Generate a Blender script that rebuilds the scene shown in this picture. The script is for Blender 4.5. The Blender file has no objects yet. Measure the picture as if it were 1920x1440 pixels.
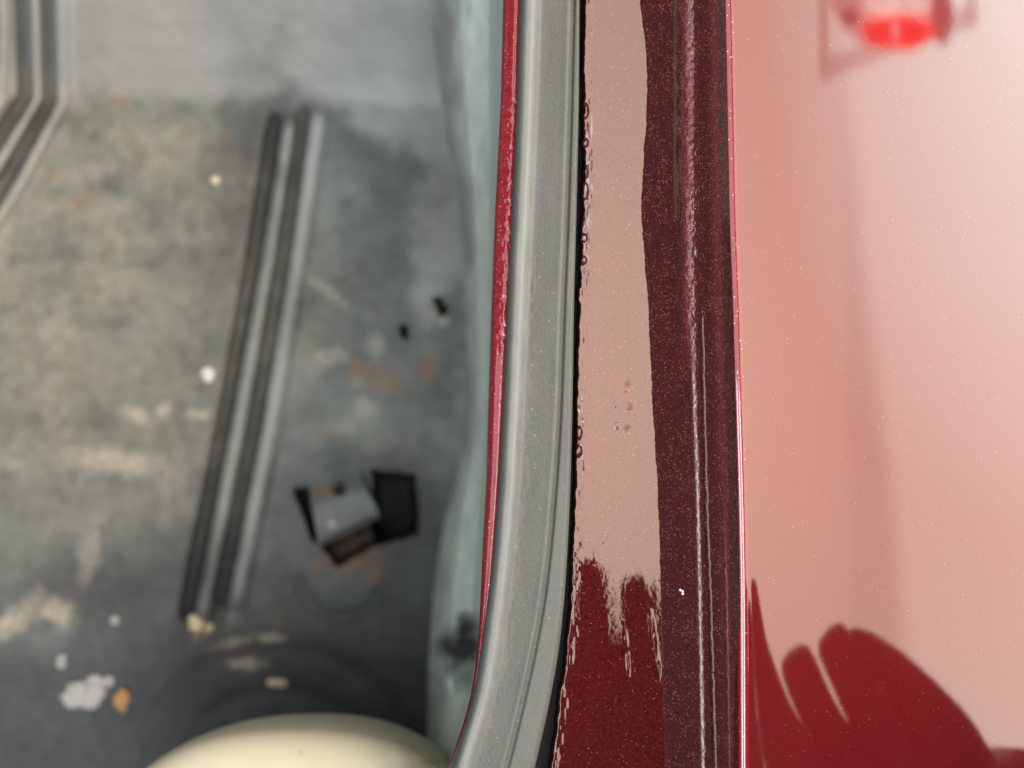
import bpy, bmesh, math, random
import numpy as np
from mathutils import Vector, Matrix

SC = bpy.context.scene
COL = SC.collection

# ------------------------------------------------------------------ camera
CAMZ, KT = 0.32, 0.4245            # height over the seal, tangent of half the horizontal field
cam_d = bpy.data.cameras.new("camera")
cam = bpy.data.objects.new("camera", cam_d)
COL.objects.link(cam)
cam.location = (0, 0, CAMZ)
cam_d.sensor_width = 36.0
cam_d.lens = 18.0 / KT
cam_d.clip_start, cam_d.clip_end = 0.01, 60
cam_d.dof.use_dof = True
cam_d.dof.focus_distance = CAMZ + 0.003
cam_d.dof.aperture_fstop = 6.4
SC.camera = cam

# ------------------------------------------------------------------ world and lamps
w = bpy.data.worlds.new("World")
SC.world = w
w.use_nodes = True
w.node_tree.nodes["Background"].inputs[0].default_value = (0.93, 0.98, 1.0, 1)
w.node_tree.nodes["Background"].inputs[1].default_value = 0.25

def area(name, loc, target, sx, sy, radiance, colour, roll=0.0, spread=180):
    d = bpy.data.lights.new(name, 'AREA')
    d.shape = 'RECTANGLE'
    d.size, d.size_y = sx, sy
    d.energy = radiance * math.pi * sx * sy      # watts for a wanted radiance
    d.color = colour
    o = bpy.data.objects.new(name, d)
    COL.objects.link(o)
    o.location = loc
    z = (Vector(loc) - Vector(target)).normalized()
    y = Matrix.Rotation(math.radians(roll), 3, z) @ Vector((0, 1, 0))
    x = y.cross(z).normalized()
    y = z.cross(x)
    d.spread = math.radians(spread)
    o.rotation_euler = Matrix((x, y, z)).transposed().to_euler()
    return o

WARM = (1.0, 0.78, 0.61)
def polar(deg, dist, y=0.0):
    return (dist * math.sin(math.radians(deg)), y, dist * math.cos(math.radians(deg)))
area("side_light_wide", polar(50, 2.2), (0.06, 0, 0), 2.4, 3.6, 5.6, WARM)
for dg in (65.3, 66.0, 66.7):
    area("side_light_outer", polar(dg, 2.0, 0.1), (0.09, 0, 0), 1.00, 3.6, 0.60, (1.0, 0.91, 0.82), roll=9)
for wd in (0.50, 0.72, 0.94, 1.16):
    area("side_light_inner", polar(33, 2.0), (0.09, 0, 0), wd, 3.2, 0.155, (1.0, 0.58, 0.43), spread=48)
area("side_light_upper", polar(66, 2.0, 0.75), (0.12, 0.08, 0), 2.0, 2.6, 0.36, (0.40, 0.95, 1.0), spread=52)
area("overhead_light", (-0.10, -0.18, 1.9), (-0.06, -0.1, 0), 1.3, 2.1, 3.1, (0.96, 0.99, 1.0))
area("tube_light", (0.08, -0.86, 1.85), (0.08, -0.86, 0), 0.17, 1.7, 14.0, (0.95, 0.97, 1.0))
area("tube_light", (0.42, -0.86, 1.85), (0.42, -0.86, 0), 0.17, 1.7, 14.0, (0.95, 0.97, 1.0))
area("left_fill", (-1.9, 0.55, 0.40), (0.0, 0, -0.08), 1.0, 0.62, 0.50, (1.0, 0.90, 0.74))  # added fill lamp that brightens the pale side panel

SC.view_settings.view_transform = 'Standard'
SC.view_settings.look = 'None'
SC.view_settings.exposure = 0.0
SC.view_settings.gamma = 1.0

# ------------------------------------------------------------------ helpers
def unp(u, v, z):
    """photo position (1920 x 1440 units) at height z -> metres"""
    D = CAMZ - z
    return (u - 960) / 960 * KT * D, -(v - 720) / 960 * KT * D

def px(z):                                   # metres per photo unit at height z
    return KT * (CAMZ - z) / 960

VV = np.arange(-400, 1901, 1.0)
def curve(pts, smooth=45):
    v, u = zip(*pts)
    a = np.interp(VV, v, u)
    lo, hi = VV < v[0], VV > v[-1]
    a[lo] = u[0] + (VV[lo] - v[0]) * (u[1] - u[0]) / (v[1] - v[0])
    a[hi] = u[-1] + (VV[hi] - v[-1]) * (u[-1] - u[-2]) / (v[-1] - v[-2])
    k = np.exp(-0.5 * (np.arange(-3 * smooth, 3 * smooth + 1) / smooth) ** 2); k /= k.sum()
    p = 3 * smooth
    ap = np.concatenate([a[0] + np.arange(-p, 0) * (a[1] - a[0]), a, a[-1] + np.arange(1, p + 1) * (a[-1] - a[-2])])
    a = np.convolve(ap, k, 'valid')
    return lambda q: np.interp(q, VV, a)

def hash2(ix, iy, s):
    h = np.sin(ix * 127.1 + iy * 311.7 + s * 74.7) * 43758.5453
    return h - np.floor(h)
def vnoise(x, y, s=0):
    ix, iy = np.floor(x), np.floor(y)
    fx, fy = x - ix, y - iy
    fx, fy = fx * fx * fx * (fx * (fx * 6 - 15) + 10), fy * fy * fy * (fy * (fy * 6 - 15) + 10)
    a, b = hash2(ix, iy, s), hash2(ix + 1, iy, s)
    c, d = hash2(ix, iy + 1, s), hash2(ix + 1, iy + 1, s)
    return (a + (b - a) * fx) * (1 - fy) + (c + (d - c) * fx) * fy
def fbm(x, y, s=0, o=4):
    r, a, t = 0, 1.0, 0
    for k in range(o):
        r = r + a * vnoise(x * 2 ** k, y * 2 ** k, s + 13 * k); t += a; a *= 0.5
    return r / t
def sstep(a, b, x):
    t = np.clip((x - a) / (b - a), 0, 1)
    return t * t * (3 - 2 * t)
def gauss(x, s):
    return np.exp(-0.5 * (x / s) ** 2)

def sheet(name, X, Y, Z, mat, parent=None, attrs=None, tone_and_light=None, mat2=None, mask2=None):
    nv, nu = X.shape
    co = np.stack([X, Y, Z], -1).reshape(-1, 3).astype(np.float32)
    i = np.arange(nv * nu).reshape(nv, nu)
    q = np.stack([i[:-1, :-1], i[1:, :-1], i[1:, 1:], i[:-1, 1:]], -1).reshape(-1, 4)
    me = bpy.data.meshes.new(name)
    me.vertices.add(len(co)); me.vertices.foreach_set('co', co.ravel())
    me.loops.add(q.size); me.loops.foreach_set('vertex_index', q.ravel().astype(np.int32))
    me.polygons.add(len(q))
    me.polygons.foreach_set('loop_start', np.arange(0, q.size, 4, dtype=np.int32))
    me.polygons.foreach_set('use_smooth', np.ones(len(q), dtype=bool))
    if attrs is not None:
        at = me.color_attributes.new('dirt', 'FLOAT_COLOR', 'POINT')
        c = np.ones((nv * nu, 4), np.float32)
        for k, a in enumerate(attrs): c[:, k] = a.reshape(-1)
        if len(attrs) == 4: c[:, 3] = 1 - c[:, 3]  # fourth channel carries painted shade for the openings
        at.data.foreach_set('color', c.ravel())
    if tone_and_light is not None:
        at = me.attributes.new('tone_and_light', 'FLOAT', 'POINT')
        at.data.foreach_set('value', tone_and_light.reshape(-1).astype(np.float32))
    me.update(calc_edges=True); me.validate()
    me.materials.append(mat)
    if mat2 is not None:
        me.materials.append(mat2)
        mk = (mask2[:-1, :-1] | mask2[1:, 1:]).reshape(-1)
        me.polygons.foreach_set('material_index', mk.astype(np.int32))
    o = bpy.data.objects.new(name, me); COL.objects.link(o)
    if parent: o.parent = parent
    return o

def obj_bm(name, bm, mat, parent=None, smooth=True):
    me = bpy.data.meshes.new(name); bm.to_mesh(me); bm.free()
    for p in me.polygons: p.use_smooth = smooth
    me.materials.append(mat)
    o = bpy.data.objects.new(name, me); COL.objects.link(o)
    if parent: o.parent = parent
    return o

def tag(o, label=None, cat=None, group=None, kind=None):
    if label: o['label'] = label
    if cat: o['category'] = cat
    if group: o['group'] = group
    if kind: o['kind'] = kind
    return o

# ------------------------------------------------------------------ materials
def new_mat(name):
    m = bpy.data.materials.new(name); m.use_nodes = True
    nt = m.node_tree
    b = nt.nodes['Principled BSDF']
    return m, nt, b
def N(nt, t, **kw):
    n = nt.nodes.new(t)
    for k, v in kw.items(): setattr(n, k, v)
    return n
def L(nt, a, b): nt.links.new(a, b)
def val(nt, op, a, b=None, clamp=False):
    n = N(nt, 'ShaderNodeMath', operation=op, use_clamp=clamp)
    for k, x in enumerate((a, b)):
        if x is None: continue
        if isinstance(x, (int, float)): n.inputs[k].default_value = x
        else: L(nt, x, n.inputs[k])
    return n.outputs[0]
def mix(nt, f, a, b):
    n = N(nt, 'ShaderNodeMix', data_type='RGBA')
    for s, x in ((n.inputs[0], f), (n.inputs[6], a), (n.inputs[7], b)):
        if isinstance(x, (int, float)): s.default_value = x
        elif isinstance(x, tuple): s.default_value = (*x, 1)
        else: L(nt, x, s)
    return n.outputs[2]
def noise(nt, vec, scale, detail=3, rough=0.5):
    n = N(nt, 'ShaderNodeTexNoise'); n.inputs['Scale'].default_value = scale
    n.inputs['Detail'].default_value = detail; n.inputs['Roughness'].default_value = rough
    L(nt, vec, n.inputs['Vector']); return n
def ramp(nt, x, a, b):
    n = N(nt, 'ShaderNodeMapRange'); n.inputs[1].default_value = a; n.inputs[2].default_value = b
    L(nt, x, n.inputs[0]); return n.outputs[0]

def paint(name, col, coat_ior, flakes, flake_col, peel=0.0, coat_rough=0.02, flake_scale=2600, grain=1.0, slope=False):
    m, nt, b = new_mat(name)
    tc = N(nt, 'ShaderNodeTexCoord'); P = tc.outputs['Object']
    nz = noise(nt, P, 900, 2)
    c0 = mix(nt, ramp(nt, nz.outputs[0], 0.3, 0.7), tuple(x * (1 - .28 * grain) for x in col), tuple(min(1, x * (1 + .28 * grain)) for x in col))
    vo = N(nt, 'ShaderNodeTexVoronoi'); vo.inputs['Scale'].default_value = flake_scale
    L(nt, P, vo.inputs['Vector'])
    sep = N(nt, 'ShaderNodeSeparateColor'); L(nt, vo.outputs['Color'], sep.inputs[0])
    cl = noise(nt, P, 260, 2)                                  # flakes gather in drifts
    dens = val(nt, 'MULTIPLY', ramp(nt, cl.outputs[0], 0.30, 0.75), flakes)
    if slope:
        ca = N(nt, 'ShaderNodeAttribute', attribute_name='tone_and_light')
        dens = val(nt, 'MULTIPLY', dens, val(nt, 'ADD', 0.45, val(nt, 'MULTIPLY', ca.outputs['Fac'], 2.4)))
    thr = val(nt, 'SUBTRACT', 1.0, dens)
    fl = val(nt, 'GREATER_THAN', sep.outputs[0], thr)
    near = val(nt, 'LESS_THAN', vo.outputs['Distance'], 0.46)
    fl = val(nt, 'MULTIPLY', fl, near)
    fine = N(nt, 'ShaderNodeTexVoronoi'); fine.inputs['Scale'].default_value = flake_scale * 1.7
    L(nt, P, fine.inputs['Vector'])
    sf = N(nt, 'ShaderNodeSeparateColor'); L(nt, fine.outputs['Color'], sf.inputs[0])
    c1 = mix(nt, val(nt, 'MULTIPLY', ramp(nt, sf.outputs[1], 0.55, 1.0), 0.55 * grain), c0, tuple(min(1, x * 2.2 + 0.002) for x in col))
    fc = mix(nt, sep.outputs[1], flake_col, tuple(x * 0.35 for x in flake_col))
    if slope:                                   # dry overspray along the raised seams, plus a painted red glow
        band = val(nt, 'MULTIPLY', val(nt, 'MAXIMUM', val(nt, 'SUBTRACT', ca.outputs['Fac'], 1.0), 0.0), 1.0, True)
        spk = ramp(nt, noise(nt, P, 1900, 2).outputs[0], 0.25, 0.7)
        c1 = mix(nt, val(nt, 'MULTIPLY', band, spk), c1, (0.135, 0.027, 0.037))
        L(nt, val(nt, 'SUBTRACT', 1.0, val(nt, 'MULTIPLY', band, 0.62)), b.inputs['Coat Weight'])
    L(nt, mix(nt, fl, c1, fc), b.inputs['Base Color'])
    L(nt, val(nt, 'MULTIPLY', fl, 0.15), b.inputs['Metallic'])
    b.inputs['Roughness'].default_value = 0.45
    b.inputs['Specular IOR Level'].default_value = 0.0
    if not slope: b.inputs['Coat Weight'].default_value = 1.0
    b.inputs['Coat Roughness'].default_value = coat_rough
    b.inputs['Coat IOR'].default_value = coat_ior
    if slope:                                   # the same band of overspray and painted glow is rougher
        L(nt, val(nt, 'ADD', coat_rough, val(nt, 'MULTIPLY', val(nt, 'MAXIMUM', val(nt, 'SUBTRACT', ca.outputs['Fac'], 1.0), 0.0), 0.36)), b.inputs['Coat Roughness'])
    if peel:
        nb = noise(nt, P, 420, 2)
        bp = N(nt, 'ShaderNodeBump'); bp.inputs['Strength'].default_value = peel
        bp.inputs['Distance'].default_value = 0.0004
        L(nt, nb.outputs[0], bp.inputs['Height'])
        L(nt, bp.outputs[0], b.inputs['Coat Normal'])
    return m

M_fender = paint('red_metallic_clear_paint', (0.085, 0.005, 0.007), 1.60, 0.004, (0.42, 0.26, 0.20), peel=0.010, grain=0.3, coat_rough=0.05, flake_scale=4600)
M_gutter = paint('shaded_flake_paint', (0.030, 0.0021, 0.0032), 1.60, 0.066, (0.42, 0.16, 0.15), peel=0.012, coat_rough=0.02, flake_scale=4000, grain=1.8, slope=True)  # flake paint darkened to imitate the shade over the gutter
M_lip = paint('crimson_edge_paint', (0.165, 0.008, 0.016), 1.5, 0.06, (0.7, 0.3, 0.25), peel=0.12, coat_rough=0.06)

def rubber():
    m, nt, b = new_mat('grey_rubber')
    tc = N(nt, 'ShaderNodeTexCoord'); P = tc.outputs['Object']
    mp = N(nt, 'ShaderNodeMapping'); mp.inputs['Scale'].default_value = (1, 0.35, 1); L(nt, P, mp.inputs[0])
    g = noise(nt, mp.outputs[0], 2600, 3, 0.7)
    g2 = noise(nt, P, 90, 3)
    c = mix(nt, ramp(nt, g.outputs[0], 0.25, 0.75), (0.056, 0.062, 0.057), (0.094, 0.102, 0.095))
    c = mix(nt, val(nt, 'MULTIPLY', ramp(nt, g2.outputs[0], 0.4, 0.75), 0.3), c, (0.105, 0.112, 0.100))
    ca = N(nt, 'ShaderNodeAttribute', attribute_name='tone_and_light')
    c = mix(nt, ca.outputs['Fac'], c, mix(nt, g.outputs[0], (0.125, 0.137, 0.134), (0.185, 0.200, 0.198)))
    vo = N(nt, 'ShaderNodeTexVoronoi'); vo.inputs['Scale'].default_value = 2600; L(nt, P, vo.inputs['Vector'])
    sep = N(nt, 'ShaderNodeSeparateColor'); L(nt, vo.outputs['Color'], sep.inputs[0])
    c = mix(nt, val(nt, 'GREATER_THAN', sep.outputs[0], 0.997), c, (0.17, 0.165, 0.14))
    L(nt, c, b.inputs['Base Color'])
    b.inputs['Roughness'].default_value = 0.52
    b.inputs['Specular IOR Level'].default_value = 0.35
    bp = N(nt, 'ShaderNodeBump'); bp.inputs['Strength'].default_value = 0.7; bp.inputs['Distance'].default_value = 0.00012
    L(nt, g.outputs[0], bp.inputs['Height']); L(nt, bp.outputs[0], b.inputs['Normal'])
    return m
M_rim = paint('crimson_lit_rim', (0.13, 0.007, 0.014), 1.6, 0.05, (0.8, 0.35, 0.35), peel=0.03, coat_rough=0.04)  # panel paint made brighter red to imitate light on the rim
M_rubber = rubber()

def floor_mat(name, base_lo, base_hi):
    m, nt, b = new_mat(name)
    tc = N(nt, 'ShaderNodeTexCoord'); P = tc.outputs['Object']
    at = N(nt, 'ShaderNodeVertexColor', layer_name='dirt')
    sep = N(nt, 'ShaderNodeSeparateColor'); L(nt, at.outputs[0], sep.inputs[0])
    n1 = noise(nt, P, 45, 5, 0.62); n2 = noise(nt, P, 170, 4, 0.6); n3 = noise(nt, P, 600, 2, 0.6)
    c = mix(nt, ramp(nt, n1.outputs[0], 0.32, 0.68), base_lo, base_hi)
    c = mix(nt, val(nt, 'MULTIPLY', ramp(nt, n2.outputs[0], 0.52, 0.75), 0.22), c, tuple(x * 1.4 for x in base_hi))
    c = mix(nt, val(nt, 'MULTIPLY', ramp(nt, n2.outputs[0], 0.45, 0.25), 0.35), c, tuple(x * 0.65 for x in base_lo))
    ca = N(nt, 'ShaderNodeAttribute', attribute_name='tone_and_light')
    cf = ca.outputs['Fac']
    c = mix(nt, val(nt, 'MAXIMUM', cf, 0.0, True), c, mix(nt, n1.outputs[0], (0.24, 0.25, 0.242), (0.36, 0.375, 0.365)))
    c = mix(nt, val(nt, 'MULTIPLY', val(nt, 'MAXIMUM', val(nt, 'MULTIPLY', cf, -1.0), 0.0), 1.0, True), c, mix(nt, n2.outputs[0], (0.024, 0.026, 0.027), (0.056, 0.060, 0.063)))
    tan = val(nt, 'MULTIPLY', sep.outputs[0], ramp(nt, n1.outputs[0], 0.2, 0.62))
    c = mix(nt, tan, c, mix(nt, ramp(nt, n2.outputs[0], 0.3, 0.7), (0.135, 0.128, 0.090), (0.215, 0.216, 0.180)))
    c = mix(nt, sep.outputs[2], c, (0.21, 0.10, 0.035))
    c = mix(nt, sep.outputs[1], c, mix(nt, ramp(nt, n3.outputs[0], 0.35, 0.65), (0.22, 0.195, 0.145), (0.42, 0.38, 0.315)))
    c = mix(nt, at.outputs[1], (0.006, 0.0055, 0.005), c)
    L(nt, c, b.inputs['Base Color'])
    b.inputs['Roughness'].default_value = 0.6
    b.inputs['Specular IOR Level'].default_value = 0.3
    bp = N(nt, 'ShaderNodeBump'); bp.inputs['Strength'].default_value = 0.3; bp.inputs['Distance'].default_value = 0.0008
    L(nt, n2.outputs[0], bp.inputs['Height']); L(nt, bp.outputs[0], b.inputs['Normal'])
    return m
M_floor = floor_mat('grimy_grey_floor_paint', (0.066, 0.076, 0.073), (0.128, 0.142, 0.136))
M_side = floor_mat('pale_green_grey_paint', (0.52, 0.60, 0.55), (0.62, 0.72, 0.66))

def simple(name, col, rough=0.5, spec=0.4, var=0.15, scale=300, bump=0.0):
    m, nt, b = new_mat(name)
    tc = N(nt, 'ShaderNodeTexCoord'); P = tc.outputs['Object']
    n1 = noise(nt, P, scale, 4, 0.6)
    L(nt, mix(nt, n1.outputs[0], tuple(max(0, x * (1 - 2 * var)) for x in col), tuple(min(1, x * (1 + 2 * var)) for x in col)), b.inputs['Base Color'])
    b.inputs['Roughness'].default_value = rough
    b.inputs['Specular IOR Level'].default_value = spec
    if bump:
        bp = N(nt, 'ShaderNodeBump'); bp.inputs['Strength'].default_value = 0.6; bp.inputs['Distance'].default_value = bump
        L(nt, n1.outputs[0], bp.inputs['Height']); L(nt, bp.outputs[0], b.inputs['Normal'])
    return m

# ------------------------------------------------------------------ outlines followed by the parts (photo units)
C_lipL = curve([(0, 943), (200, 938), (360, 930), (420, 927), (560, 922), (770, 915), (900, 912), (1020, 905), (1100, 902), (1180, 898), (1240, 893), (1300, 884), (1360, 868), (1440, 840)], 22)
C_sealL = curve([(0, 973), (200, 967), (420, 957), (560, 950), (770, 941), (900, 934), (1020, 925), (1100, 917), (1180, 906), (1240, 898), (1300, 887), (1360, 871), (1440, 845)], 22)
C_groove = curve([(0, 1074), (200, 1069), (420, 1062), (560, 1056), (770, 1049), (900, 1041), (1020, 1031), (1130, 1018), (1230, 999), (1340, 974), (1440, 949)], 30)
C_sealR = curve([(0, 1087), (200, 1086), (420, 1081), (560, 1077), (770, 1074), (900, 1071), (1020, 1066), (1130, 1059), (1230, 1048), (1340, 1027), (1440, 1004)], 30)
C_gap = curve([(0, 1095), (200, 1092), (420, 1091), (560, 1085), (770, 1080), (900, 1078), (1020, 1073), (1130, 1069), (1250, 1059), (1300, 1048), (1340, 1045), (1440, 1031)], 18)
C_pink = curve([(0, 1200), (100, 1212), (200, 1214), (300, 1206), (360, 1203), (420, 1203), (560, 1215), (770, 1224), (900, 1232), (1000, 1237), (1130, 1239), (1440, 1248)], 22)
C_h1 = curve([(0, 1290), (200, 1291), (420, 1291), (560, 1293), (770, 1298), (900, 1303), (1090, 1307), (1440, 1314)], 40)
C_h2 = curve([(0, 1310), (420, 1312), (560, 1314), (770, 1319), (900, 1322), (1090, 1329), (1440, 1340)], 40)
C_h3 = curve([(0, 1338), (420, 1342), (770, 1352), (1090, 1360), (1440, 1366)], 40)
C_rim = curve([(0, 1353), (200, 1357), (420, 1361), (560, 1367), (770, 1373), (900, 1377), (1090, 1381), (1440, 1382)], 40)

# ------------------------------------------------------------------ the car
car = bpy.data.objects.new('car', None); COL.objects.link(car)
tag(car, 'red car body with grey rubber seal, glossy painted panel and bare dirty grey floor', 'car')

MM = 0.001
ZF = -0.18
# --- interior floor panel and the side panel that climbs to the flange
C_wall = curve([(-200, 780), (0, 806), (130, 818), (300, 846), (450, 868), (700, 878), (860, 862), (950, 838), (1060, 818), (1200, 806), (1440, 800), (1700, 795)], 40)
C_in = curve([(-200, 640), (0, 610), (200, 640), (300, 770), (450, 815), (700, 850), (950, 815), (1440, 790), (1700, 780)], 40)

def seg_dist(u, v, poly):
    """signed distance across, and 0..1 along, to a polyline"""
    best = np.full(u.shape, 1e9); sd = np.zeros(u.shape); al = np.zeros(u.shape)
    tot = sum(math.dist(poly[i], poly[i + 1]) for i in range(len(poly) - 1)); run = 0
    for (x0, y0), (x1, y1) in zip(poly[:-1], poly[1:]):
        dx, dy = x1 - x0, y1 - y0; l = math.hypot(dx, dy)
        t = ((u - x0) * dx + (v - y0) * dy) / l
        tc_ = np.clip(t, 0, l)
        d = np.hypot(u - x0 - tc_ * dx / l, v - y0 - tc_ * dy / l)
        s = np.sign((v - y0) * dx - (u - x0) * dy) * d
        k = d < best
        best[k] = d[k]; sd[k] = s[k]; al[k] = (run + tc_[k]) / tot
        run += l
    return -sd, best, al

def poly_mask(u, v, poly, soft=3.0):
    """1 inside a convex polygon given clockwise on screen"""
    m = np.full(u.shape, 1e9)
    for (x0, y0), (x1, y1) in zip(poly, poly[1:] + poly[:1]):
        dx, dy = x1 - x0, y1 - y0; l = math.hypot(dx, dy)
        m = np.minimum(m, (dx * (v - y0) - dy * (u - x0)) / l)
    m = m + 7 * (fbm(u / 14, v / 14, 151, 2) - 0.5) - soft * 0.4
    return sstep(-soft, soft, m)

def blob(u, v, cu, cv, ru, rv, ang=0, s=0, edge=0.35):
    a = math.radians(ang)
    x = ((u - cu) * math.cos(a) + (v - cv) * math.sin(a)) / ru
    y = (-(u - cu) * math.sin(a) + (v - cv) * math.cos(a)) / rv
    f = max(8, min(ru, rv) * 0.9)
    r = np.hypot(x, y) + (fbm(u / f, v / f, s, 3) - 0.5) * 1.1
    return 1 - sstep(1 - edge, 1 + edge, r)

BEADS = [[(536, 205), (490, 500), (435, 800), (362, 1175)],       # each line is one rib of a pair
         [(590, 190), (548, 480), (495, 800), (425, 1150)]]
BEADS_B = [[(52, -140), (58, 60), (62, 185), (-25, 320), (-120, 480)],
           [(98, -140), (104, 60), (106, 190), (32, 330), (-60, 480)],
           [(-10, -140), (-6, 60), (-12, 190), (-90, 300), (-150, 400)]]
PITS = [(poly, d) for poly, d in [
    ([(550, 916), (594, 918), (622, 1000), (590, 1016)], 0.030),
    ([(700, 884), (776, 892), (782, 1000), (705, 1020)], 0.060),
    ([(604, 1025), (705, 980), (716, 1012), (632, 1060)], 0.022),
    ([(814, 562), (826, 560), (838, 582), (828, 590)], 0.03),
    ([(751, 612), (764, 612), (766, 634), (752, 634)], 0.02)]]

def floor_z(u, v):
    z = np.full(u.shape, ZF)
    # the panel turns up towards the top of the picture
    edge = 172 + 14 * np.sin(u / 170.0) + 20 * (fbm(u / 120, v / 400, 3, 2) - 0.5)
    z += 0.00022 * 0.85 * np.logaddexp(0, (edge - v) / 14.0) * 14.0
    # and up to the right, before the side panel
    z += 0.00020 * 0.30 * np.logaddexp(0, (u - C_in(v)) / 12.0) * 12.0
    # gentle dents
    z += 0.0030 * (fbm(u / 210, v / 210, 5, 3) - 0.5) + 0.0008 * (fbm(u / 40, v / 40, 9, 3) - 0.5)
    for k, b in enumerate(BEADS):
        sd, d, al = seg_dist(u, v, b)
        fade = sstep(0.0, 0.03, al) * (1 - sstep(0.97, 1.0, al))
        ends = sstep(40, 10, d)
        # steep on the left, gentle on the right
        prof = sstep(-20, -2, sd) * (1 - sstep(14, 42, sd))
        z += (0.0055 if k == 0 else 0.0048) * prof * fade
        z -= (0.0085 if k == 0 else 0.0048) * gauss(sd + 16, 8.5) * fade
    for k, b in enumerate(BEADS_B):
        sd, d, al = seg_dist(u, v, b)
        prof = sstep(-14, 6, sd) * (1 - sstep(10, 36, sd))
        z += 0.0050 * prof
        z -= 0.0090 * gauss(sd + 14, 8.5)
    # pressed ring where the round cover stands
    for cx, cy, r in ((520, 1480, 205), (520, 1480, 285)):
        d = np.hypot((u - cx), (v - cy) * 1.02) - r
        z += 0.0013 * (sstep(-24, 16, d)) - 0.0005 * gauss(d + 14, 12)
    d = np.hypot((u - 640) / 1.0, (v - 1080) / 1.0) - 78
    z -= 0.0014 * gauss(d, 9) * sstep(1060, 1110, v)
    for p, dep in PITS:
        z -= dep * poly_mask(u, v, p, 6.0)
    return z

us = np.linspace(0, 1, 300); vs = np.arange(-180, 1640, 4.0)
V = np.repeat(vs[:, None], 300, 1)
U = -190 + (C_wall(V) + 190) * us[None, :] ** 0.96
Z = floor_z(U, V)
X, Y = unp(U, V, Z)
dirt_n = fbm(U / 90, V / 90, 21, 4)
tan = np.clip(blob(U, V, 130, 560, 420, 330, 0, 31, 0.7) * 0.95 + blob(U, V, 300, 270, 150, 90, 20, 32, 0.7) * 0.5
              + blob(U, V, 820, 380, 40, 90, 0, 33, 0.7) * 0.6 + blob(U, V, 720, 820, 120, 60, 0, 34, 0.8) * 0.45, 0, 1)
white = np.zeros(U.shape)
for b in [(222, 866, 80, 24, 4, 1), (255, 778, 26, 13, 15, 2), (311, 765, 17, 12, -40, 3), (372, 777, 20, 11, 5, 4),
          (28, 1166, 50, 20, -32, 5), (66, 1135, 20, 30, 10, 6), (110, 1150, 32, 22, 20, 7), (440, 1205, 44, 9, -14, 8), (508, 1196, 30, 8, 0, 9),
          (460, 1244, 30, 10, 6, 10), (168, 1040, 18, 46, 12, 11), (614, 546, 40, 10, 38, 12), (614, 672, 34, 16, -20, 13),
          (708, 648, 15, 22, 0, 14), (682, 762, 14, 18, 0, 15), (683, 772, 20, 14, 0, 16), (832, 603, 9, 9, 0, 17), (405, 338, 9, 9, 0, 18),
          (240, 160, 40, 12, -8, 20), (0, 465, 22, 30, 0, 21), (165, 325, 60, 14, -12, 22), (210, 390, 60, 12, -14, 23),
          (30, 870, 16, 10, 0, 24), (640, 800, 30, 14, 0, 25), (672, 715, 14, 12, 0, 26), (100, 620, 40, 18, 5, 27), (240, 520, 40, 16, 0, 28)]:
    weak = 0.25 if b[5] >= 20 else (0.42 if b[5] in (11, 12, 13, 14, 15, 16, 6, 8) else 0.75)
    white = np.maximum(white, weak * blob(U, V, *b[:5], s=40 + b[5], edge=0.65))
rust = np.zeros(U.shape)
for b in [(665, 690, 13, 22, 10, 1), (228, 190, 16, 8, 0, 2), (803, 686, 14, 28, 10, 3), (712, 712, 45, 26, 20, 4), (698, 1066, 22, 26, 0, 5),
          (520, 1166, 9, 9, 0, 6), (812, 577, 13, 14, 0, 7), (615, 815, 16, 10, 0, 8), (420, 262, 12, 9, 0, 9), (155, 375, 30, 12, -20, 10),
          (650, 1030, 60, 36, -25, 11), (100, 328, 10, 14, 0, 12), (375, 1175, 26, 20, 0, 13)]:
    rust = np.maximum(rust, (0.55 if b[5] < 4 or b[5] == 11 else 0.35) * blob(U, V, *b[:5], s=70 + b[5], edge=0.6))
pit_shade = np.zeros(U.shape)
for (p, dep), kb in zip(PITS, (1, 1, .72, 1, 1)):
    pit_shade = np.maximum(pit_shade, kb * poly_mask(U, V, p, 20.0 if dep == 0.060 else 7.0))  # black colour stands in for the shade inside the openings
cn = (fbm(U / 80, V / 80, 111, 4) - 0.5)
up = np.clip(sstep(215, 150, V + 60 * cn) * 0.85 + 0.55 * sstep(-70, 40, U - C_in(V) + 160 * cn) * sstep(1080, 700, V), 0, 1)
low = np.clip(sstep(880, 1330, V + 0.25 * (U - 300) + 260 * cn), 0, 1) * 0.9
tone_and_light = up - low  # paler top and darker bottom imitate light falling off across the floor
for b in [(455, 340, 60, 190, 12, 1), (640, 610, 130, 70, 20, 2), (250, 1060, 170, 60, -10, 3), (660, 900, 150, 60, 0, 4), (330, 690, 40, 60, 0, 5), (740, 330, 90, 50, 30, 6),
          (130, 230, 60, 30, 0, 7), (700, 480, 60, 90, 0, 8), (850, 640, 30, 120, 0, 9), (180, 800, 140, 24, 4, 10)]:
    tone_and_light = tone_and_light - (0.5 if b[5] != 1 else 0.8) * blob(U, V, *b[:5], s=200 + b[5], edge=0.8)
tone_and_light = tone_and_light - 0.9 * blob(U, V, 745, 945, 62, 92, 8, 260, 0.7) - 0.6 * blob(U, V, 740, 1010, 60, 30, -25, 261, 0.8)  # dark halo imitates soft shade around the right opening
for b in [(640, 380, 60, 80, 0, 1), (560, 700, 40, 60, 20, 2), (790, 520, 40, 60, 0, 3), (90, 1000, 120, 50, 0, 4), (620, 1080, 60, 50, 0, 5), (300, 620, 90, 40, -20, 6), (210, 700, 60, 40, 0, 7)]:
    tone_and_light = tone_and_light + 0.22 * blob(U, V, *b[:5], s=230 + b[5], edge=0.8)
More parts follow.
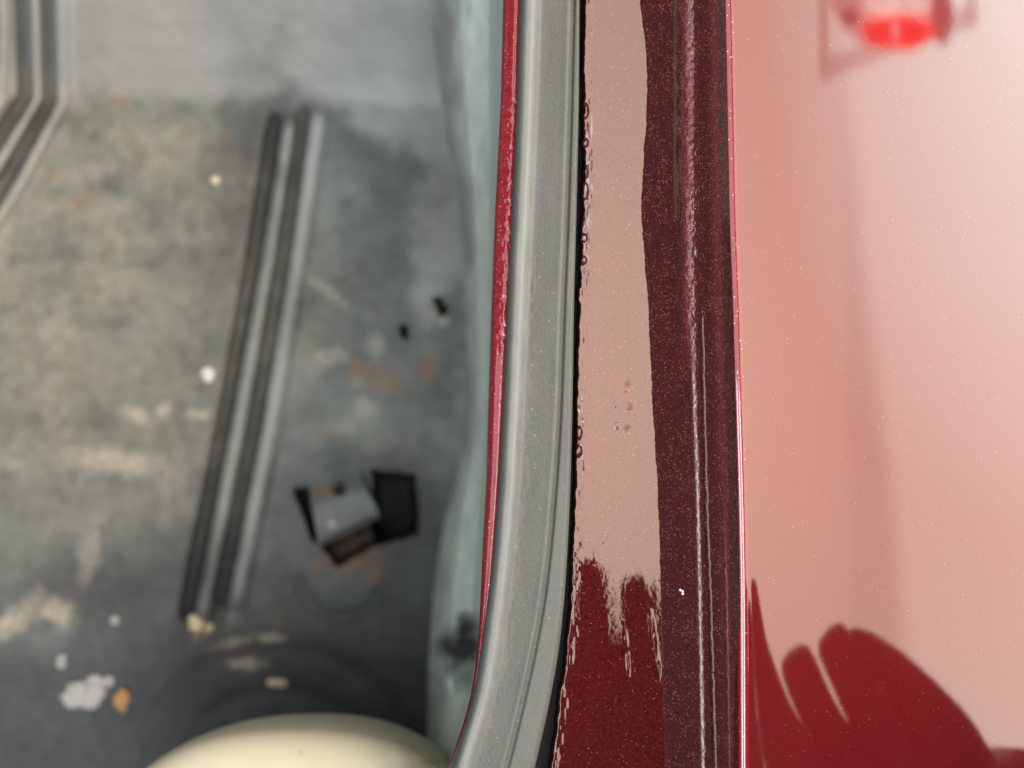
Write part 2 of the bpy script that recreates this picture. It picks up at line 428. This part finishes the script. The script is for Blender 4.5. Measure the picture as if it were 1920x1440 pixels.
for b in BEADS + BEADS_B:
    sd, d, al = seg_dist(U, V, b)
    tone_and_light = tone_and_light + 0.9 * gauss(sd - 12, 12) * sstep(0.0, 0.05, al)  # lit side of each rib painted paler
    tone_and_light = tone_and_light - (1.6 if b is BEADS[0] else 0.8) * gauss(sd + 16, 8) * sstep(0.0, 0.05, al)  # shade in the rib grooves painted dark
tone_and_light = tone_and_light + 0.25 * sstep(60, -60, np.abs(U - 470 + 0.15 * (V - 500)) - 60) * -1 * sstep(200, 350, V)
floor_panel = sheet('floor_panel', X, Y, Z, M_floor, car, (tan, white, rust, pit_shade), tone_and_light)

# side panel
ws = np.linspace(0, 1, 70)
V = np.repeat(vs[:, None], 70, 1)
U0, U1 = C_wall(V), C_lipL(V) + 10
z0 = floor_z(U0, V)
W = np.repeat(ws[None, :], len(vs), 0)
U = U0 + (U1 - U0) * W
Z = z0 + (-0.008 - z0) * (0.36 * sstep(-0.10, 0.40, W) - 0.36 * sstep(-0.10, 0.40, 0) * (1 - W) + 0.22 * W + 0.42 * sstep(0.74, 1.05, W))
bulge = 0.006 * (fbm(U / 60, V / 130, 50, 3) - 0.5) * np.sin(np.pi * W)
Z = Z + bulge
hole = blob(U, V, 868, 1215, 42, 50, 14, 3, 0.9)
Z = Z - 0.012 * hole
X, Y = unp(U, V, Z)
zero = np.zeros(U.shape)
wn = fbm(U / 40, V / 90, 121, 4) - 0.5
sclean = np.clip(sstep(0.46, -0.12, W + 1.0 * wn) * 0.85, 0, 1) - 1.2 * hole
side_panel = sheet('side_panel', X, Y, Z, M_side, car, (zero, zero, zero), sclean)

# --- rear wall of the boot, closing the floor just below the picture
def rear():
    xs = np.linspace(-0.55, -0.012, 60)
    prof = [(-0.236, ZF - 0.003), (-0.240, ZF + 0.02), (-0.246, -0.10), (-0.248, -0.066), (-0.251, -0.061), (-0.256, -0.060), (-0.265, -0.062), (-0.272, -0.075), (-0.273, ZF)]
    Xr = np.repeat(xs[:, None], len(prof), 1)
    Yr = np.repeat(np.array([p[0] for p in prof])[None], 60, 0)
    Zr = np.repeat(np.array([p[1] for p in prof])[None], 60, 0)
    sheet('rear_panel', Xr, Yr, Zr, M_lip, car)
rear()

# --- bent sheet tab standing over its punched openings
M_tab = floor_mat('tab_grey_paint', (0.090, 0.096, 0.094), (0.140, 0.148, 0.144))
def tab():
    n, k = 26, 34
    s = np.linspace(0, 1, n); t = np.linspace(0, 1.22, k)
    S, T = np.meshgrid(s, t)
    a, b_, c, d = (np.array(p, float) for p in ((575, 890), (672, 868), (700, 962), (596, 1016)))
    Tc = np.clip(T, 0, 1)
    Ue = (a[0] * (1 - S) + b_[0] * S) * (1 - Tc) + (d[0] * (1 - S) + c[0] * S) * Tc
    Ve = (a[1] * (1 - S) + b_[1] * S) * (1 - Tc) + (d[1] * (1 - S) + c[1] * S) * Tc
    Ue = Ue + 10 * gauss(S - 1, 0.05) * sstep(0.5, 0.9, T)
    z = ZF + 0.001 + 0.010 * sstep(0, 0.55, T) - 0.006 * sstep(1.0, 1.22, T) + 0.0010 * gauss(T - 0.98, 0.06)
    Ve = Ve + (T - Tc) * 46
    Ue = Ue + (T - Tc) * 16
    x, y = unp(Ue, Ve, z)
    zz = np.zeros(Ue.shape)
    rr = 0.7 * blob(Ue, Ve, 612, 922, 22, 8, -10, 90, 0.5)
    wh = 0.7 * blob(Ue, Ve, 622, 984, 9, 9, 0, 91, 0.4)
    o = sheet('bracket_tab', x, y, z, M_tab, car, (zz, wh, rr))
    sm = o.modifiers.new('thickness', 'SOLIDIFY'); sm.thickness = 0.0012; sm.offset = -1
    return o
tab_o = tab()
def hole_plug():
    bm = bmesh.new()
    x, y = unp(635, 919, ZF + 0.0122)
    bmesh.ops.create_cone(bm, cap_ends=True, segments=20, radius1=0.0025, radius2=0.0025, depth=0.0016, matrix=Matrix.Translation((x, y, ZF + 0.0112)))
    return obj_bm('bolt_hole', bm, simple('dark_hole_steel', (0.02, 0.017, 0.013), 0.9, 0.1), tab_o, False)
hole_plug()

# --- flange lip left of the seal
rs = np.arange(-120, 1560, 3.0)
nc = 25
V = np.repeat(rs[:, None], nc, 1)
T = np.repeat(np.linspace(0, 1, nc)[None], len(rs), 0)
a0, a1 = C_lipL(V), C_sealL(V) + 7
wd = (a1 - a0)
U = a0 + wd * (1 - np.cos(T * np.pi / 2 * 1.25)) / (1 - math.cos(math.pi / 2 * 1.25))
ang = T * math.pi / 2 * 1.15
Z = -0.0062 + np.sin(np.clip(ang, 0, np.pi / 2)) * 0.0032 - 0.0006 * sstep(0.7, 1, T)
rough_v = sstep(80, 260, V) * (1 - sstep(620, 690, V))
Z += 0.00028 * (fbm(U / 5.0, V / 9.0, 61, 3) - 0.5) * 2 * (0.12 + rough_v) * sstep(0.05, 0.3, T)
Z += 0.0005 * gauss(T - 0.45, 0.10) * sstep(560, 700, V)
U[:, 0] += 1.5
Z[:, 0] = -0.012
X, Y = unp(U, V, Z)
sheet('flange_lip', X, Y, Z, M_lip, car)

# --- rubber seal
nc = 84
V = np.repeat(rs[:, None], nc, 1)
P = np.linspace(0, 1, nc)
sl, gr, sr = C_sealL(V), C_groove(V), C_sealR(V)
T = np.repeat(P[None], len(rs), 0)
Tm = np.clip((T - 0.04) / 0.66, 0, 1)
Tr = np.clip((T - 0.70) / 0.26, 0, 1)
U = np.where(T <= 0.70, sl + (gr - sl) * Tm, gr + (sr - gr) * Tr)
du = U - sl                                   # distance from the left edge, photo units
full = np.maximum(gr - sl, 1)
Z = -0.0042 + 0.0042 * np.sqrt(np.clip(1 - (1 - np.clip(du / 17.0, 0, 1)) ** 2, 0, 1))
Z -= 0.0024 * sstep(24, 44, du)               # the rounded bead drops to the flat
Z += 0.0007 * sstep(44, 100, du)
gd = U - gr
Z -= 0.0016 * gauss(gd, 2.6)                  # groove
Z += 0.00012 * gauss(gd + 9, 4.5)
ridge = sstep(0, 4, gd)
Z -= ridge * 0.0007
rw = np.maximum(sr - gr, 1)
q = np.clip(gd / rw, 0, 1)
Z -= ridge * 0.0024 * np.clip((q - 0.75) / 0.25, 0, 1) ** 2.0
Z -= ridge * 0.0010 * sstep(30, 60, rw) * (0.3 + q * 0.3)
Z += 0.00012 * (fbm(U / 7, V / 16, 71, 3) - 0.5) * gauss(du - 42, 9) * sstep(400, 520, V) * 2.6
Z += 0.0004 * (fbm(U / 60, V / 120, 73, 2) - 0.5)
lo = T < 0.04
Z = np.where(lo, -0.0055, Z)
hi = T > 0.96
U = np.where(hi, sr - (T - 0.96) / 0.04 * 10, U)
Z = np.where(hi, -0.0060 - (T - 0.96) / 0.04 * 0.006, Z)
X, Y = unp(U, V, Z)
tag(sheet('rubber_seal', X, Y, Z, M_rubber, car, None, gauss(du - 24 - 5 * (fbm(V / 60, U * 0, 161, 2) - .5), 8.5) * (0.75 + 0.25 * fbm(U / 9, V / 30, 162, 2))))  # paler band paints the highlight onto the bead crest

# --- gutter: from under the seal to the foot of the fender rim
rs = np.arange(-90, 1530, 2.0)
nc = 400
V = np.repeat(rs[:, None], nc, 1)
T = np.repeat(np.linspace(0, 1, nc)[None], len(rs), 0)
k0, k1, k2 = C_sealR(V) - 9, C_gap(V), C_pink(V)
k3, k4, k5, k6 = C_h1(V), C_h2(V), C_h3(V), C_rim(V) + 6
kq = k2
kp = k2 + 3.0 * (fbm(V / 34, V * 0, 80, 3) - 0.5) + 1.8 * (fbm(V / 8, V * 0, 81, 2) - 0.5)
TL, TR = np.linspace(0, 1, 200)[None], np.linspace(0, 1, 200)[None]
U = np.concatenate([k0[:, :200] + (kp - k0)[:, :200] * TL, kp[:, :200] + (k6 - kp)[:, :200] * TR], 1)
RIGHT = np.arange(nc)[None] >= 200
mm = 0.000146                                # metres per photo unit here
# slopes dz/du
G_TILT = 0.27
s = -G_TILT * np.ones(U.shape)
s = s + (G_TILT + 0.50) * RIGHT                     # crease, slope faces the seal
s = s + 0.10 * sstep(k3 + 2, k4, U) + 0.35 * sstep(k5 - 4, k6 - 8, U)
base = np.cumsum(s * mm * np.concatenate([np.zeros((len(rs), 1)), np.diff(U, axis=1)], 1), axis=1)
b_k1 = np.array([np.interp(k1[i, 0], U[i], base[i]) for i in range(len(rs))])
base = base - b_k1[:, None] - 0.0068
Z = base
Z += (G_TILT + 0.50) * mm * (kp - kq) * sstep(0, 22, U - kp)
# crevice under the seal with beads of sealer along its edge
edge_n = (fbm(V / 16, V * 0 + 3, 90, 3) - 0.5)
ke = k1 + 9 * edge_n * (0.5 + 0.8 * sstep(120, 200, V) * (1 - sstep(520, 600, V)))
Z -= 0.0045 * (1 - sstep(-5, 3.5, U - ke))
Z += 0.00055 * (fbm(U / 9, V / 22, 91, 2) - 0.42) * gauss(U - k1 - 9, 7) * (0.35 + 0.9 * sstep(150, 260, V) * (1 - sstep(500, 560, V)) + 0.6 * gauss(V - 830, 60) + 0.25 * gauss(V - 1020, 30))
for cv, r, hgt in ((208, 16, 1.0), (268, 9, 0.7), (322, 13, 1.0), (358, 17, 1.0), (446, 9, 0.8), (488, 9, 0.7), (812, 14, 0.9), (846, 12, 0.8)):
    Z += 0.00110 * hgt * np.clip(1 - ((U - k1 - 5) / 8) ** 2 - ((V - cv) / r) ** 2, 0, 1) ** 0.7
# shallow ripples of brushed paint
Z += 0.00010 * (fbm(U / 60, V / 300, 95, 2) - 0.5) * sstep(0, 20, U - k1) * (1 - sstep(-20, 0, U - k2))
for cu, cv, ru, rv, hgt in ((1177, 723, 7, 12, .10), (1181, 762, 8, 12, .13), (1176, 802, 10, 10, .15), (1152, 760, 3, 7, .12), (1155, 799, 5, 9, .18)):
    Z -= (0.0003 if ru > 6 else 0.0016) * hgt * gauss(np.hypot((U - cu) / ru, (V - cv) / rv), 0.5)
# runs in the lower part
for pts, hgt, sg in (([(1170, 1160), (1176, 1220), (1180, 1300), (1186, 1318)], .16, 4.0), ([(1218, 1140), (1226, 1215), (1240, 1300)], .20, 5.0),
                     ([(1165, 1385), (1172, 1408), (1200, 1424), (1225, 1445)], .16, 3.0), ([(1264, 1385), (1266, 1440)], .14, 2.5),
                     ([(1100, 1000), (1112, 1030), (1116, 1060)], .14, 5), ([(1146, 990), (1128, 1022)], .08, 3)):
    sd, d, al = seg_dist(U, V, pts)
    Z += 0.00042 * hgt * gauss(d, sg * 0.7) * np.sin(np.pi * np.clip(al * 1.1, 0, 1)) ** 0.5 * (0.3 + 1.2 * fbm(U / 7, V / 14, 131, 2))
# raised seam lines, rough above and drawn out below
fine = sstep(600, 720, V)
lump = (fbm(U / 6, V / 8, 97, 3) - 0.5)
wob = 1.2 * (fbm(V / 11, V * 0, 98, 3) - 0.5)
Z += (0.00034 + 0.00016 * fine) * gauss(U - k3 - wob * 0.4, 4.6) * (0.35 + 0.65 * fine)
Z += (0.00030) * gauss(U - k4 - wob * 2.4, 2.8) * sstep(480, 640, V)
Z += 0.00030 * gauss(U - k5 - wob * 2.0, 2.6) * sstep(900, 1100, V)
rd = (U - k3 + 8)
Z += 0.00092 * gauss(rd, 9.5) * (1 - sstep(560, 720, V)) * (0.75 + 0.5 * fbm(U / 12, V / 30, 133, 3))
amp = 0.00022 * sstep(230, 330, V) * (1 - fine * 0.85) + 0.00005 + 0.00016 * (1 - sstep(600, 700, V)) * gauss(U - k3 - 2, 12)
Z += amp * lump * (gauss(U - k3 - 4, 9) * 1.6 + 0.10)
Z += 0.00004 * (fbm(U / 4.0, V / 5.0, 99, 2) - 0.5) * sstep(2, 10, U - kp)
X, Y = unp(U, V, Z)
zg_end = np.interp(rs, rs, Z[:, -1])
M_gap = simple('black_gap_shade', (0.006, 0.005, 0.005), 0.7, 0.12, 0.2, 900)  # black colour stands in for the shade in the crevice
slope_f = sstep(-3, 3, U - kp) + gauss(U - k3 + 3, 9) * (1 - sstep(600, 760, V)) * (0.6 + 0.6 * fbm(U / 6, V / 12, 171, 3)) + 0.42 * gauss(U - k3, 7) * sstep(640, 760, V) + 0.8 * gauss(U - k5 - 3, 8) * (0.5 + fbm(U / 5, V / 30, 172, 3))  # overspray on the seams; the lower seam's red glow is painted in
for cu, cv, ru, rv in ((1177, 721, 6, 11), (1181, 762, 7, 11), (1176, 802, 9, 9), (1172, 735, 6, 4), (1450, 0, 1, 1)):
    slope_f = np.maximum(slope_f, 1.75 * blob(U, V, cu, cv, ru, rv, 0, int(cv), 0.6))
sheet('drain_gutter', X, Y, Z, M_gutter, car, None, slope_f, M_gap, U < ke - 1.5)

# --- fender: rolled rim, then the broad panel falling away to the right
rs = np.arange(-90, 1530, 6.0)
offs = np.concatenate([np.linspace(-0.0002, 0.006, 70), np.linspace(0.0063, 0.030, 60), np.linspace(0.031, 0.110, 60)])
V = np.repeat(rs[:, None], len(offs), 1)
O = np.repeat(offs[None], len(rs), 0)
ZR = -0.0015
xr = (C_rim(V) - 960) * px(ZR)
yr = -(V - 720) * px(ZR)
deg = np.interp(offs, [-0.0002, 0.0003, 0.0007, 0.0011, 0.0026, 0.0032, 0.0045, 0.008, 0.03, 0.115],
                      [84, 62, 34, 7, -6, -9.5, -11, -12.6, -15.6, -22.5])
kk = np.exp(-0.5 * (np.arange(-6, 7) / 2.5) ** 2); kk /= kk.sum()
sl_ = np.tan(np.radians(deg))
zz = np.concatenate([[0], np.cumsum((sl_[1:] + sl_[:-1]) / 2 * np.diff(offs))])
zz = zz - zz[30] + 0.0005
Z = ZR + np.repeat(zz[None], len(rs), 0) + 0.00005 * (fbm(O * 40, V / 500, 101, 2) - 0.5)
Z[:, 0] = -0.016
X = xr + O; Y = yr
sheet('outer_panel', X, Y, Z, M_fender, car, None, None, M_rim, np.repeat((offs < 0.0031)[None], len(rs), 0))

# ------------------------------------------------------------------ cream cover standing on the floor
def cream():
    nu, nv = 96, 40
    zt = -0.040
    cx, cy = unp(536, 1726, zt)
    m_ = px(zt)
    a, b = 405 * m_, 330 * m_
    th = np.linspace(0, 2 * np.pi, nu)
    rows = []
    prof = []
    for k in range(0, 25):
        q_ = k / 24 * math.pi / 2
        prof.append((math.sin(q_) ** 0.8, -0.018 * (1 - max(0.0, math.cos(q_)) ** 0.8)))
    for k in range(1, 17):
        prof.append((1 - 0.72 * (k / 16) ** 1.6, -0.018 + (ZF - zt + 0.0205) * k / 16))
    R, Hh = np.array([p[0] for p in prof]), np.array([p[1] for p in prof])
    ex = 2 / 2.35
    cxx = np.sign(np.cos(th)) * np.abs(np.cos(th)) ** ex
    cyy = np.sign(np.sin(th)) * np.abs(np.sin(th)) ** ex
    Xc = cx + a * R[:, None] * cxx[None]
    Yc = cy + b * R[:, None] * cyy[None]
    Zc = zt + np.repeat(Hh[:, None], nu, 1)
    # dirt mask on the right end
    Dm = sstep(0.30, 0.88, R[:, None] * cxx[None] + 0 * Zc) * sstep(-0.2, 0.6, R[:, None] * cyy[None])
    m, nt, bb = new_mat('cream_plastic')
    tc = N(nt, 'ShaderNodeTexCoord'); Pp = tc.outputs['Object']
    at = N(nt, 'ShaderNodeVertexColor', layer_name='dirt')
    sp = N(nt, 'ShaderNodeSeparateColor'); L(nt, at.outputs[0], sp.inputs[0])
    n1 = noise(nt, Pp, 55, 4); n2 = noise(nt, Pp, 230, 3)
    c = mix(nt, n1.outputs[0], (0.47, 0.425, 0.30), (0.56, 0.52, 0.405))
    c = mix(nt, val(nt, 'MULTIPLY', sp.outputs[0], ramp(nt, n2.outputs[0], 0.15, 0.6)), c, (0.19, 0.14, 0.055))
    spot = ramp(nt, noise(nt, Pp, 120, 1).outputs[0], 0.72, 0.78)
    c = mix(nt, val(nt, 'MULTIPLY', spot, 0.6), c, (0.3, 0.24, 0.13))
    L(nt, c, bb.inputs['Base Color'])
    bb.inputs['Roughness'].default_value = 0.42
    o = sheet('plastic_cover', Xc, Yc, Zc, m, None, (Dm, Dm * 0, Dm * 0))
    tag(o, 'smooth cream plastic cover with a brown grimy right end on the grey floor', 'cover')
    return o
cream()

# ------------------------------------------------------------------ loose crumbs on the floor
def crumb(name, u, v, ru, rv, ang, col, label, seed, hz=0.6, parts=1):
    rnd = random.Random(seed)
    zc = float(floor_z(np.array([[float(u)]]), np.array([[float(v)]]))[0, 0])
    m_ = px(zc)
    bm = bmesh.new()
    for k in range(parts):
        ou, ov = (0, 0) if parts == 1 else (rnd.uniform(-.55, .55) * ru, rnd.uniform(-.55, .55) * rv)
        f = 1 if parts == 1 else rnd.uniform(0.38, 0.62)
        r = bmesh.ops.create_icosphere(bm, subdivisions=3, radius=1.0)
        ca, sa = math.cos(math.radians(-ang)), math.sin(math.radians(-ang))
        ph = [rnd.uniform(0, 6) for _ in range(6)]
        for vv in r['verts']:
            p = vv.co.copy()
            n_ = 1 + 0.16 * math.sin(3 * p.x + ph[0]) * math.sin(4 * p.y + ph[1]) + 0.12 * math.sin(7 * p.y + ph[2] + 5 * p.z) + 0.07 * math.sin(13 * p.x + ph[3])
            p *= n_
            x, y = p.x * ru * m_ * f, p.y * rv * m_ * f
            X_, Y_ = x * ca - y * sa, x * sa + y * ca
            vv.co = (X_ + ou * m_, Y_ - ov * m_, (p.z + 0.75) * min(ru, rv) * m_ * hz * f)
    o = obj_bm(name, bm, simple('crumb_' + name + str(seed), col, 0.75, 0.2, 0.18, 700, 0.0004))
    x, y = unp(u, v, zc)
    o.location = (x, y, zc)
    tag(o, label, 'debris', 'crumbs of debris on the dirty floor')
    return o
crumb('plaster_crumb', 160, 1295, 44, 34, -15, (0.36, 0.36, 0.34), 'large lumpy white crumb at the lower left of the floor', 1, 0.45, 7)
crumb('rust_pellet', 230, 1311, 15, 21, 8, (0.40, 0.24, 0.10), 'small orange pellet right beside the large white crumb', 2)
crumb('paint_chip', 392, 703, 13, 14, 0, (0.60, 0.60, 0.54), 'round white chip just left of the long pair of floor ribs', 3)
crumb('grit_lump', 368, 1166, 13, 17, -20, (0.52, 0.47, 0.30), 'cream lump of grit at the lower end of the long ribs', 4)
crumb('grit_lump', 393, 1176, 10, 10, 0, (0.40, 0.36, 0.22), 'smaller olive grit lump touching the cream lump at the rib end', 5)
crumb('paint_chip', 520, 1280, 20, 9, 3, (0.55, 0.46, 0.34), 'flat tan chip lying above the cream plastic cover', 6)
crumb('paint_chip', 117, 1238, 10, 16, 10, (0.30, 0.32, 0.31), 'pale grey chip above the large white crumb', 7)
crumb('paint_chip', 203, 1276, 14, 10, -35, (0.34, 0.34, 0.32), 'small white flake between the large white crumb and orange pellet', 8)
crumb('paint_chip', 216, 1162, 10, 9, 0, (0.30, 0.31, 0.30), 'tiny grey flake left of the cream grit at the rib end', 9)
crumb('paint_chip', 404, 338, 8, 8, 0, (0.60, 0.55, 0.42), 'tiny cream fleck left of the upper part of the long ribs', 10)

# a yellow fleck stuck in the gutter
def fleck():
    bm = bmesh.new()
    x, y = unp(1278, 1110, -0.0065)
    pts = [Vector((-0.00035, 0.0005, 0)), Vector((0.0002, 0.0002, 0.0003)), Vector((0.0003, -0.0005, 0.0001))]
    for p in pts:
        bmesh.ops.create_icosphere(bm, subdivisions=2, radius=0.00036, matrix=Matrix.Translation(p))
    o = obj_bm('paint_fleck', bm, simple('yellow_fleck', (0.8, 0.74, 0.5), 0.6))
    o.location = (x, y, -0.0068)
    tag(o, 'tiny pale yellow fleck lying on the dark maroon gutter slope', 'debris')
fleck()

# ------------------------------------------------------------------ the place above the panel, seen in its gloss
def fender_frame(u, v):
    """point and normal of the outer panel under a photo position"""
    z = ZR
    for _ in range(6):
        x, y = unp(u, v, z)
        o_ = x - (float(C_rim(np.array([float(v)]))[0]) - 960) * px(ZR)
        z = ZR + float(np.interp(o_, offs, zz))
    t = math.radians(float(np.interp(o_, offs, deg)))
    return Vector((x, y, z)), Vector((-math.sin(t), 0, math.cos(t)))

def mirrored(u, v, dist, frame=None):
    """the place a mirror-smooth panel shows at photo position u, v after a light path of length dist"""
    F, n = (frame or fender_frame)(u, v)
    d = F - Vector((0, 0, CAMZ)); l = d.length; d.normalize()
    k = dist * d.length * math.hypot(1, (u - 960) / 960 * KT, (v - 720) / 960 * KT)
    d = d - n * (2 * d.dot(n))
    return F + d * max(0.0, k - l)

def gutter_frame(u, v):
    z = -0.0095
    x, y = unp(u, v, z)
    t = math.atan(G_TILT)
    return Vector((x, y, z)), Vector((math.sin(t), 0, math.cos(t)))

def skin_object(name, chains, mat, root):
    """chains: lists of (point, radius); the first point of a chain may be an index into earlier verts"""
    verts, edges, rad = [], [], []
    for ch in chains:
        prev = None
        for it in ch:
            if isinstance(it, int): prev = it; continue
            verts.append(it[0]); rad.append(it[1])
            if prev is not None: edges.append((prev, len(verts) - 1))
            prev = len(verts) - 1
    me = bpy.data.meshes.new(name); me.from_pydata([tuple(v_) for v_ in verts], edges, []); me.update()
    o = bpy.data.objects.new(name, me); COL.objects.link(o)
    sk = o.modifiers.new('skin', 'SKIN'); sk.use_smooth_shade = True
    for k, r in enumerate(rad):
        me.skin_vertices[0].data[k].radius = (r, r)
        me.skin_vertices[0].data[k].use_root = (k == root)
    ss = o.modifiers.new('smooth', 'SUBSURF'); ss.levels = ss.render_levels = 2
    me.materials.append(mat)
    return o

def hands():
    m, nt, b = new_mat('skin')
    tc = N(nt, 'ShaderNodeTexCoord')
    nz = noise(nt, tc.outputs['Object'], 220, 4)
    L(nt, mix(nt, nz.outputs[0], (0.42, 0.22, 0.15), (0.52, 0.30, 0.22)), b.inputs['Base Color'])
    b.inputs['Roughness'].default_value = 0.5
    b.inputs['Subsurface Weight'].default_value = 0.1
    b.inputs['Subsurface Radius'].default_value = (0.004, 0.002, 0.001)
    D0 = 0.435
    def q(u, v, dd, r): return (mirrored(u, v, D0 + dd), r)
    wrist = mirrored(1850, 1560, D0 + .01)
    e = (mirrored(1850, 1560, D0 + .01) - mirrored(1800, 1480, D0 + .006)).normalized()
    def far(k, r): return (wrist + e * k + Vector((0.25 * k, 0, 0.25 * k)), r)
    palm = [far(.045, .026), (wrist, .030), q(1770, 1490, 0.004, .029)]
    little = [2, q(1640, 1470, 0, .0105), q(1558, 1385, -.004, .0106), q(1516, 1300, -.002, .0102), q(1494, 1240, 0, .0098), q(1484, 1218, 0, .0080)]
    ring = [2, q(1700, 1450, 0, .0108), q(1630, 1345, -.006, .0094), q(1586, 1252, -.004, .0098), q(1560, 1198, 0, .0098), q(1550, 1180, 0, .0072)]
    middle = [2, q(1772, 1450, .004, .0108), q(1734, 1366, .002, .0100), q(1690, 1300, .004, .0092), q(1654, 1256, .006, .0080)]
    index = [2, q(1856, 1462, .006, .0115), q(1800, 1388, .004, .0104), q(1738, 1318, .004, .0098), q(1672, 1256, .004, .0094), q(1612, 1214, .003, .0086), q(1580, 1200, .002, .0066)]
    thumb = [1, q(1590, 1540, -.012, .016), q(1496, 1460, -.020, .0145), q(1446, 1340, -.022, .0100), q(1422, 1200, -.022, .0058), q(1411, 1080, -.022, .0030)]
    arm = [0, far(.10, .028), far(.22, .034), far(.36, .040)]
    o = skin_object('hand', [palm, little, ring, middle, index, thumb, arm], m, 0)
    # the other hand, higher up, seen in the gutter
    D1 = 0.53
    def g(u, v, dd, r): return (mirrored(u, v, D1 + dd, gutter_frame), r)
    wr = mirrored(1160, 1560, D1, gutter_frame)
    e2 = (wr - mirrored(1150, 1400, D1, gutter_frame)).normalized()
    def fa(k, r): return (wr + e2 * k + Vector((0.5 * k, 0, 0.2 * k)), r)
    palm = [fa(.06, .030), (wr, .038), g(1150, 1400, 0, .034)]
    chains = [palm,
              [2, g(1085, 1270, .004, .0150), g(1086, 1180, .004, .0118), g(1084, 1100, .004, .0105), g(1088, 1060, .004, .0075)],
              [2, g(1204, 1270, -.004, .0120), g(1200, 1190, -.004, .0100), g(1186, 1126, -.004, .0085), g(1178, 1096, -.004, .0066)],
              [2, g(1262, 1380, -.004, .0120), g(1256, 1300, -.002, .0090)],
              [0, fa(.14, .032), fa(.28, .040)]]
    o2 = skin_object('hand', chains, m, 0)
    root = bpy.data.objects.new('person', None); COL.objects.link(root)
    tag(root, 'person holding two bare hands over the glossy red panel, mirrored in its paint', 'person')
    o.parent = root; o2.parent = root
hands()

def sign():
    F, n = fender_frame(1660, 30)
    dist = 0.85
    c = mirrored(1662, -90, dist)
    ex = (mirrored(1762, -90, dist) - c); ey = (mirrored(1662, -190, dist) - c)
    s = ex.length / 100
    print('sign scale', s, ey.length / 100)
    sy_ = ey.length / ex.length
    ex.normalize(); ey = (ey - ex * ey.dot(ex)).normalized(); ez = ex.cross(ey)
    # face the panel
    if ez.dot(F - c) < 0: ez = -ez
    root = bpy.data.objects.new('hanging_lamp', None); COL.objects.link(root)
    root.matrix_world = Matrix((( ex.x, ey.x, ez.x, c.x), (ex.y, ey.y, ez.y, c.y), (ex.z, ey.z, ez.z, c.z), (0, 0, 0, 1)))
    tag(root, 'red and white round lamp on a clear square plate above the panel', 'lamp')
    def emis(name, col, st):
        m, nt, b = new_mat(name)
        tc = N(nt, 'ShaderNodeTexCoord')
        nz = noise(nt, tc.outputs['Object'], 60, 3)
        L(nt, mix(nt, nz.outputs[0], tuple(x * .5 for x in col), tuple(x * 1.25 for x in col)), b.inputs['Emission Color'])
        b.inputs['Emission Strength'].default_value = st
        b.inputs['Base Color'].default_value = (*[min(1, x) * .6 for x in col], 1)
        b.inputs['Roughness'].default_value = 0.3
        return m
    def dome(name, cx, cy, rx, ry, rz, z0, mat, lum=0):
        bm = bmesh.new()
        bmesh.ops.create_uvsphere(bm, u_segments=40, v_segments=20, radius=1)
        for v_ in bm.verts:
            p = v_.co
            k = 1 + lum * (math.sin(5 * math.atan2(p.y, p.x) + 1) * .5 + math.sin(9 * math.atan2(p.y, p.x)) * .3)
            v_.co = (cx * s + p.x * rx * s * k, cy * s + p.y * ry * s * k, z0 + p.z * rz)
        return obj_bm(name, bm, mat, root)
    dome('lamp_shade', 5, 0, 122, 104, 0.010, 0.004, emis('pink_shade_glow', (1.0, 0.60, 0.54), 6.5))
    dome('red_lens', 20, -86, 66, 20, 0.010, 0.010, emis('red_lens_glow', (1.0, 0.035, 0.025), 13.0), .16)
    dome('white_lens', 18, -56, 60, 14, 0.010, 0.013, emis('white_lens_glow', (1.0, 0.86, 0.74), 10.0), .10)
    dome('dark_patch', 98, -66, 22, 34, 0.006, 0.009, emis('maroon_patch_glow', (0.9, 0.34, 0.30), 3.6), .15)  # added dome imitates the dark shadow on the lamp's lower right
    dome('dark_patch', -66, -70, 18, 11, 0.005, 0.012, emis('maroon_patch_glow', (0.9, 0.34, 0.30), 3.0), .15)
    dome('glint', 12, -88, 8, 8, 0.004, 0.018, emis('lens_glint_glow', (1.0, 0.6, 0.6), 8.0), .1)
    m, nt, b = new_mat('clear_acrylic')
    nt.nodes.remove(b)
    tr = N(nt, 'ShaderNodeBsdfTransparent'); tr.inputs[0].default_value = (0.86, 0.80, 0.79, 1)
    gl = N(nt, 'ShaderNodeBsdfGlossy'); gl.inputs['Roughness'].default_value = 0.1
    mx = N(nt, 'ShaderNodeMixShader'); mx.inputs[0].default_value = 0.03
    L(nt, tr.outputs[0], mx.inputs[1]); L(nt, gl.outputs[0], mx.inputs[2])
    L(nt, mx.outputs[0], nt.nodes['Material Output'].inputs[0])
    for (x0, y0, x1, y1) in ((-128, -112, -104, 140), (154, -70, 176, 140), (-128, -136, 176, -112), (-128, 140, 176, 162)):
        bm = bmesh.new()
        bmesh.ops.create_cube(bm, size=1)
        for v_ in bm.verts:
            tt = v_.co.y + .5
            x = (x0 + x1) / 2 + v_.co.x * (x1 - x0); y = (y0 + y1) / 2 + v_.co.y * (y1 - y0)
            y += 0.22 * (x + 128) if y0 < -100 and (x1 - x0) > 100 else 0
            v_.co = (x * s, y * s, -0.006 + v_.co.z * 0.003)
        obj_bm('plate_edge', bm, m, root, False)
sign()
